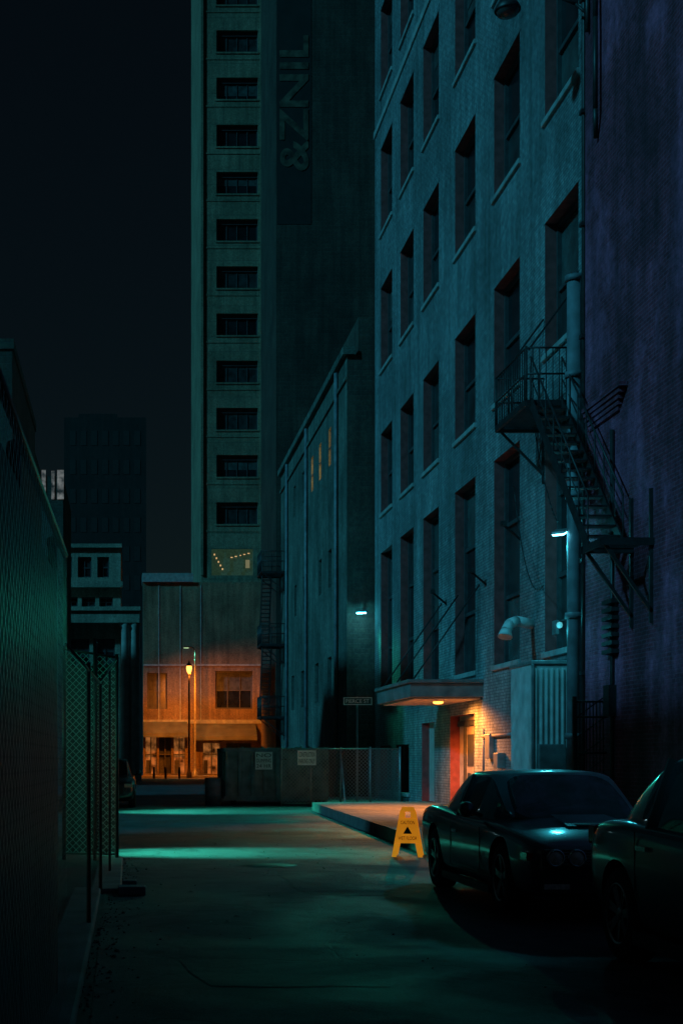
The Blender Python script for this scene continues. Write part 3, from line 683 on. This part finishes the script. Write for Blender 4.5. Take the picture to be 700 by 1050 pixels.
# ---------------------------------------------------------------- A-frame caution sign
af=root('caution_floor_sign',(X(418,22.2),22.2,0),R(-14)); M_yel=plain('self_lit_yellow_plastic',(.9,.22,.02),.4,var=.08,scale=5,emit=(1,.32,.012),es=.42)  # small emission added to the plastic to keep it bright in the dark
def panel(sgn):
    mb=MB(); H=.80; t=.018
    def P(u,z,o): return (u, sgn*(.24*(1-z/H)+.02)+o*sgn, z)
    def poly(pts):
        a=[P(u,z,0) for u,z in pts]; b=[P(u,z,t) for u,z in pts]
        mb.face(a); mb.face(b[::-1])
        for i in range(len(pts)): j=(i+1)%len(pts); mb.face([a[i],b[i],b[j],a[j]])
    w=lambda z:.245-.13*z/H
    poly([(-w(.22),.22),(w(.22),.22),(w(.62),.62),(-w(.62),.62)])
    poly([(-w(.62),.623),(-.045,.623),(-.045,.72),(-w(.72),.72)]); poly([(.045,.623),(w(.62),.623),(w(.72),.72),(.045,.72)])
    poly([(-w(.72),.723),(w(.72),.723),(w(.8)-.03,.8),(-w(.8)+.03,.8)])
    poly([(-w(0),0),(-w(0)+.075,0),(-w(.2)+.09,.217),(-w(.217),.217)]); poly([(w(0)-.075,0),(w(0),0),(w(.217),.217),(w(.2)-.09,.217)])
    return mb
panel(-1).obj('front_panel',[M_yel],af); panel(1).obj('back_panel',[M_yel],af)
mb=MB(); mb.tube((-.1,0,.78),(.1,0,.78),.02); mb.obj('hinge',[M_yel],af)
ang=math.atan2(.24,.80)
for t,z,wd in(('CAUTION',.55,.22),('WET FLOOR',.3,.3)):
    y=-(.24*(1-z/.8)+.02)-.021
    textobj('lettering',t,1,M_black,Matrix.Translation((0,y,z))@Matrix.Rotation(R(90)-ang,4,'X'),af,(wd,.06),.002)
mb=MB(); mb.face([(-.07,-(.24*(1-.37/.8)+.042),.37),(.07,-(.24*(1-.37/.8)+.042),.37),(0,-(.24*(1-.49/.8)+.042),.49)]); mb.obj('pictogram',[M_black],af)

# ---------------------------------------------------------------- cars
def carpaint(name,col):
    m=plain(name,col,.3,.0,var=.12,scale=2); b=m.node_tree.nodes["Principled BSDF"]; b.inputs['Coat Weight'].default_value=.9; b.inputs['Coat Roughness'].default_value=.08; b.inputs['Metallic'].default_value=.3; return m
M_tyre=plain('tyre_rubber',(.02,.02,.02),.85); M_rim=plain('alloy_rim',(.28,.29,.3),.3,.9,var=.2); M_cglass=plain('car_glass',(.01,.012,.014),.04,var=.2)
M_chrome=plain('chrome',(.5,.52,.54),.2,1.0,var=.1); M_trim=plain('black_trim',(.015,.015,.016),.5)
M_head=plain('headlamp_glass',(.7,.5,.42),.25,.0,var=.3,scale=30); M_tail=plain('tail_lamp',(.35,.02,.01),.15)
def realise(o):
    bpy.context.view_layer.update(); dg=bpy.context.evaluated_depsgraph_get()
    me=bpy.data.meshes.new_from_object(o.evaluated_get(dg)); o.modifiers.clear(); o.data=me; return o
def make_car(name,xc,yf,hw,body,gh,wheels,wr,paint,style):
    e=root(name,(xc,yf,0))
    Lc=body[-1][0]
    mb=MB(); rings=[]
    for (y,zb,zl,zt,w) in body:
        W=hw*w; zm=zb+(zl-zb)*.45
        half=[(0,zb),(.80*W,zb),(.955*W,zb+.06),(1.0*W,zm),(1.005*W,zl-.16),(.965*W,zl-.02),(.86*W,zl+.01+(zt-zl)*.35),(.5*W,zt),(0,zt+.015)]
        rings.append([(x,y,z) for x,z in half]+[(-x,y,z) for x,z in half[-2:0:-1]])
    n=len(rings[0])
    for r in rings: mb.v+=r
    for i in range(len(rings)-1):
        for k in range(n): mb.f.append((i*n+k,i*n+(k+1)%n,(i+1)*n+(k+1)%n,(i+1)*n+k)); mb.m.append(0); mb.sm.append(True)
    def cap(i0,flip):
        for k in range(n//2):
            q=[i0+k,i0+k+1,i0+(n-k-1)%n,i0+(n-k)%n]
            q=list(dict.fromkeys(q))
            if len(q)>=3: mb.f.append(tuple(q[::-1] if flip else q)); mb.m.append(0); mb.sm.append(True)
    cap(0,False); cap((len(rings)-1)*n,True)
    o=mb.obj('body',[paint,M_trim],e)
    bm=bmesh.new(); bm.from_mesh(o.data); bmesh.ops.remove_doubles(bm,verts=bm.verts,dist=1e-5); bmesh.ops.recalc_face_normals(bm,faces=bm.faces); bm.to_mesh(o.data); bm.free()
    ss=o.modifiers.new('s','SUBSURF'); ss.levels=2; ss.render_levels=2
    cut=[]
    for wy in wheels:
        for sx in(-1,1):
            c=MB(); c.lathe((0,wy,wr+.01),[(sx*(hw-.32),.001),(sx*(hw-.32),wr+.055),(sx*(hw+.2),wr+.055),(sx*(hw+.2),.001)],'x',40)
            co=c.obj('cut',[M_trim]); co.parent=e
            bm=bmesh.new(); bm.from_mesh(co.data); bmesh.ops.remove_doubles(bm,verts=bm.verts,dist=2e-3); bmesh.ops.recalc_face_normals(bm,faces=bm.faces); bm.to_mesh(co.data); bm.free()
            bo=o.modifiers.new('b','BOOLEAN'); bo.object=co; bo.operation='DIFFERENCE'; bo.solver='EXACT'; cut.append(co)
    realise(o)
    for c in cut: bpy.data.objects.remove(c)
    for p in o.data.polygons: p.use_smooth=True
    try: o.data.set_sharp_from_angle(angle=R(38))
    except Exception: pass
    mb=MB(); rings=[]
    for (y,zb,zt,bw,tw) in gh:
        half=[(0,zb-.1),(bw*hw,zb-.1),(bw*hw,zb),(tw*hw,zt-.05),(tw*hw*.9,zt-.008),(tw*hw*.5,zt+.012),(0,zt+.018)]
        rings.append([(x,y,z) for x,z in half]+[(-x,y,z) for x,z in half[-2:0:-1]])
    n=len(rings[0])
    for r in rings: mb.v+=r
    ng=len(gh)
    for i in range(ng-1):
        for k in range(n):
            kk=min(k,n-1-k); m=0
            if kk>=4 and (i==0 or i==ng-2): m=1
            if kk==2 and ( i in style['side']): m=1
            mb.f.append((i*n+k,i*n+(k+1)%n,(i+1)*n+(k+1)%n,(i+1)*n+k)); mb.m.append(m); mb.sm.append(True)
    mb.f.append(tuple(range(n))); mb.m.append(1); mb.sm.append(True)
    mb.f.append(tuple(range((ng-1)*n,ng*n))[::-1]); mb.m.append(0); mb.sm.append(True)
    o=mb.obj('cabin',[paint,M_cglass],e)
    bm=bmesh.new(); bm.from_mesh(o.data); bmesh.ops.recalc_face_normals(bm,faces=bm.faces)
    cl=bm.edges.layers.float.get('crease_edge') or bm.edges.layers.float.new('crease_edge')
    for ed in bm.edges:
        if len({f.material_index for f in ed.link_faces})>1: ed[cl]=.6
    bm.to_mesh(o.data); bm.free()
    ss=o.modifiers.new('s','SUBSURF'); ss.levels=2; ss.render_levels=2
    realise(o)
    mb=MB()
    for (yy,zb,zt,bw,tw) in style['pillars']:
        for s in(-1,1): mb.beam((s*(bw*hw+.004),yy,zb-.02),(s*(tw*hw+.004),yy,zt-.05),.03,.07)
    mb.obj('pillars',[M_trim],e)
    for i,wy in enumerate(wheels):
        for sx in(-1,1):
            c=(sx*(hw-.13),wy,wr); mb=MB(); t=.115
            mb.lathe(c,[(-t,wr*.66),(-t,wr*.94),(-t*.8,wr),(t*.8,wr),(t,wr*.94),(t,wr*.66),(t*.7,wr*.64),(-t*.7,wr*.64),(-t,wr*.66)],'x',40,0)
            mb.lathe(c,[(sx*t*1.02,wr*.67),(sx*t*1.05,wr*.63),(sx*t*.75,wr*.6),(sx*t*-.3,wr*.58),(sx*t*-.3,.001)],'x',40,2)
            mb.lathe(c,[(sx*t*1.03,wr*.675),(sx*t*1.1,wr*.65),(sx*t*1.0,wr*.61)],'x',40,1)
            mb.lathe(c,[(sx*t*.2,wr*.17),(sx*t*.85,wr*.16),(sx*t*.92,wr*.1),(sx*t*.95,.001)],'x',20,1)
            for k in range(style.get('spokes',5)):
                a=2*math.pi*k/style.get('spokes',5)+.3
                for da in(-.11,.11):
                    p0=(c[0]+sx*t*.72,c[1]+math.cos(a+da*2.2)*wr*.12,c[2]+math.sin(a+da*2.2)*wr*.12); p1=(c[0]+sx*t*.85,c[1]+math.cos(a+da)*wr*.63,c[2]+math.sin(a+da)*wr*.63)
                    mb.beam(p0,p1,.028,.035,1)
            mb.obj('wheel_%d'%(i*2+(sx+1)//2+1),[M_tyre,M_rim,M_trim],e)
    style['detail'](e,hw,Lc)
    return e
M_p1=carpaint('dark_blue_car_paint',(.042,.06,.07)); M_p2=carpaint('graphite_car_paint',(.014,.02,.026))
def det_muscle(e,hw,Lc):
    mb=MB()
    mb.box(-.80,.80,-.045,.06,.55,.71,0); mb.box(-.80,.80,-.02,.1,.30,.42,0)
    for k in range(5): mb.box(-.76,.76,-.055,-.048,.575+k*.027,.580+k*.027,2)
    mb.box(-.86,.86,.02,.07,.235,.262,0)
    mb.box(-.26,.26,-.07,-.047,.43,.54,3)
    mb.obj('grille_and_intake',[M_trim,M_head,M_rim,M_rim],e,.006)
    mb=MB()
    for x in(-.70,-.50,.50,.70):
        mb.lathe((x,-.05,.632),[(.0,.088),(-.02,.086),(-.03,.072),(-.012,.064)],'y',22,1); mb.lathe((x,-.05,.632),[(-.015,.066),(-.028,.045),(-.034,.001)],'y',22,0)
    for s in(-1,1):
        a,b=sorted((s*.86,s*.93)); mb.box(a,b,.1,.3,.60,.67,2); mb.box(s*.68-.12,s*.68+.12,-.03,.0,.335,.385,0)
    mb.obj('headlamps',[M_head,M_chrome,M_tail],e)
    mb=MB()
    mb.face([(-.34,.7,.90),(.34,.7,.90),(.28,1.45,.985),(-.28,1.45,.985)]); mb.box(-.24,-.1,.72,.9,.88,.915,1); mb.box(.1,.24,.72,.9,.88,.915,1)
    mb.obj('hood_scoop',[M_p1,M_trim],e)
    mb=MB()
    for s in(-1,1):
        mb.lathe((s*(hw+.07),1.95,1.02),[(-.07,.001),(-.06,.06),(0,.085),(.05,.09),(.06,.001)],'y',16,0); mb.beam((s*(hw-.1),1.98,.95),(s*(hw+.02),1.96,.99),.04,.04,1)
        x=s*(hw*1.0-.004)
        mb.box(min(x,x+s*.006),max(x,x+s*.006),1.72,1.732,.36,.84,1); mb.box(min(x,x+s*.006),max(x,x+s*.006),3.02,3.032,.36,.86,1)
        mb.box(min(x,x+s*.006),max(x,x+s*.006),1.73,3.02,.352,.362,1)
        mb.box(min(x,x+s*.02),max(x,x+s*.02),2.72,2.92,.73,.765,2)
        mb.box(s*hw*.96-.03,s*hw*.96+.03,1.4,3.5,.16,.24,1)
    for s in(-1,1): mb.beam((s*.05,1.72,1.02),(s*.6,1.62,.985),.015,.02,1)
    mb.obj('mirrors_and_door_seams',[M_p1,M_trim,M_chrome],e)
    mb=MB(); mb.box(-.85,.85,Lc-.06,Lc-.005,.7,.84); mb.obj('tail_lamps',[M_tail],e)
body1=[(0,.30,.66,.68,.86),(.06,.22,.74,.77,.93),(.35,.19,.80,.84,.98),(.95,.18,.86,.90,1.0),(1.6,.18,.90,.96,1.0),(2.5,.18,.90,.95,.985),(3.3,.18,.93,.96,1.0),(3.95,.18,.98,1.0,1.01),(4.6,.2,.98,1.01,.97),(4.93,.26,.95,.98,.93),(5.0,.36,.86,.88,.88)]
gh1=[(1.45,.90,.95,.80,.74),(2.22,.90,1.39,.86,.68),(2.36,.91,1.44,.87,.68),(3.35,.93,1.44,.88,.68),(3.55,.95,1.41,.88,.67),(4.45,.97,1.03,.84,.72)]
make_car('parked_muscle_car',4.73,12.9,.96,body1,gh1,(.97,3.92),.36,M_p1,{'side':(0,1,2),'pillars':[(3.05,.93,1.43,.88,.68)],'spokes':5,'detail':det_muscle})
def det_suv(e,hw,Lc):
    mb=MB()
    for s in(-1,1):
        x=s*(hw-.003)
        for y,za,zb in((1.2,.38,.95),(2.25,.34,1.0),(3.25,.5,1.02)): mb.box(min(x,x+s*.006),max(x,x+s*.006),y,y+.012,za,zb,1)
        for y in(2.0,3.02): mb.box(min(x,x+s*.025),max(x,x+s*.025),y-.02,y+.17,.885,.92,2)
        mb.box(s*hw*.97-.03,s*hw*.97+.03,1.25,3.3,.17,.28,1)
        mb.lathe((s*(hw+.09),1.55,1.14),[(-.07,.001),(-.06,.07),(0,.1),(.05,.1),(.06,.001)],'y',16,0); mb.beam((s*(hw-.1),1.56,1.06),(s*(hw+.03),1.55,1.1),.05,.05,1)
    mb.obj('mirrors_and_door_seams',[M_p2,M_trim,M_chrome],e)
    mb=MB()
    for s in(-1,1): mb.box(s*.80-.07,s*.80+.085,Lc-.22,Lc-.05,.86,1.02)
    mb.obj('tail_lamps',[M_tail],e,.02)
    mb=MB()
    for s in(-1,1): mb.box(s*.68-.14,s*.68+.14,.0,.1,.68,.8)
    mb.obj('headlamps',[M_head],e,.02)
    mb=MB(); mb.box(-.5,.5,-.02,.05,.45,.7); mb.obj('grille',[M_trim],e,.01)
body2=[(0,.32,.74,.76,.86),(.08,.24,.82,.86,.93),(.5,.2,.92,.98,.98),(1.0,.2,.98,1.05,1),(1.5,.2,1.0,1.06,1),(2.4,.2,1.02,1.07,1),(3.3,.2,1.06,1.09,1),(3.9,.2,1.08,1.1,1.0),(4.3,.24,1.06,1.08,.96),(4.45,.3,1.0,1.02,.92),(4.52,.4,.92,.93,.87)]
gh2=[(1.05,1.0,1.06,.82,.78),(1.85,1.0,1.58,.88,.70),(2.0,1.0,1.63,.89,.70),(3.1,1.03,1.62,.89,.70),(3.5,1.05,1.54,.88,.69),(4.38,1.04,1.10,.84,.72)]
st2={'side':(0,1,2,3),'pillars':[(2.25,1.02,1.63,.89,.70),(3.22,1.04,1.61,.89,.70)],'spokes':7,'detail':det_suv}
make_car('parked_hatchback_car',4.72,6.95,.93,body2,gh2,(.85,3.65),.36,M_p2,st2)
make_car('parked_hatchback_car',-.62,44.5,.93,body2,gh2,(.85,3.65),.36,M_p2,st2)

# ---------------------------------------------------------------- sun, sky, camera
d=Vector((.8,.42,-.55)).normalized()
sl=bpy.data.lights.new('moonlight_sun','SUN'); sl.energy=1.3; sl.color=(.07,.67,.97); sl.angle=R(3)
so=bpy.data.objects.new('moonlight_sun',sl); so.rotation_euler=d.to_track_quat('-Z','Y').to_euler(); so.location=(-30,-10,40); S.collection.objects.link(so)
w=bpy.data.worlds.new('World'); S.world=w; w.use_nodes=True; nt=w.node_tree; bg=nt.nodes['Background']
sk=N(nt,'ShaderNodeTexSky'); sk.sky_type='NISHITA'; sk.sun_disc=False; sk.sun_elevation=math.asin(-d.z); sk.sun_rotation=math.atan2(-.8,-.42)
mu=N(nt,'ShaderNodeVectorMath',operation='MULTIPLY'); mu.inputs[1].default_value=(.55,.85,.8)
L(nt,sk.outputs[0],mu.inputs[0]); L(nt,mu.outputs[0],bg.inputs['Color']); bg.inputs['Strength'].default_value=.0022
c=bpy.data.cameras.new('camera'); co=bpy.data.objects.new('camera',c); S.collection.objects.link(co); S.camera=co
co.location=(0,0,1.55); co.rotation_euler=(R(90),0,0); c.sensor_width=36; c.lens=48; c.shift_x=220/1050; c.shift_y=255/1050; c.clip_end=3000; c.clip_start=.05
S.view_settings.view_transform='Standard'; S.view_settings.look='None'; S.view_settings.exposure=0; S.view_settings.gamma=1
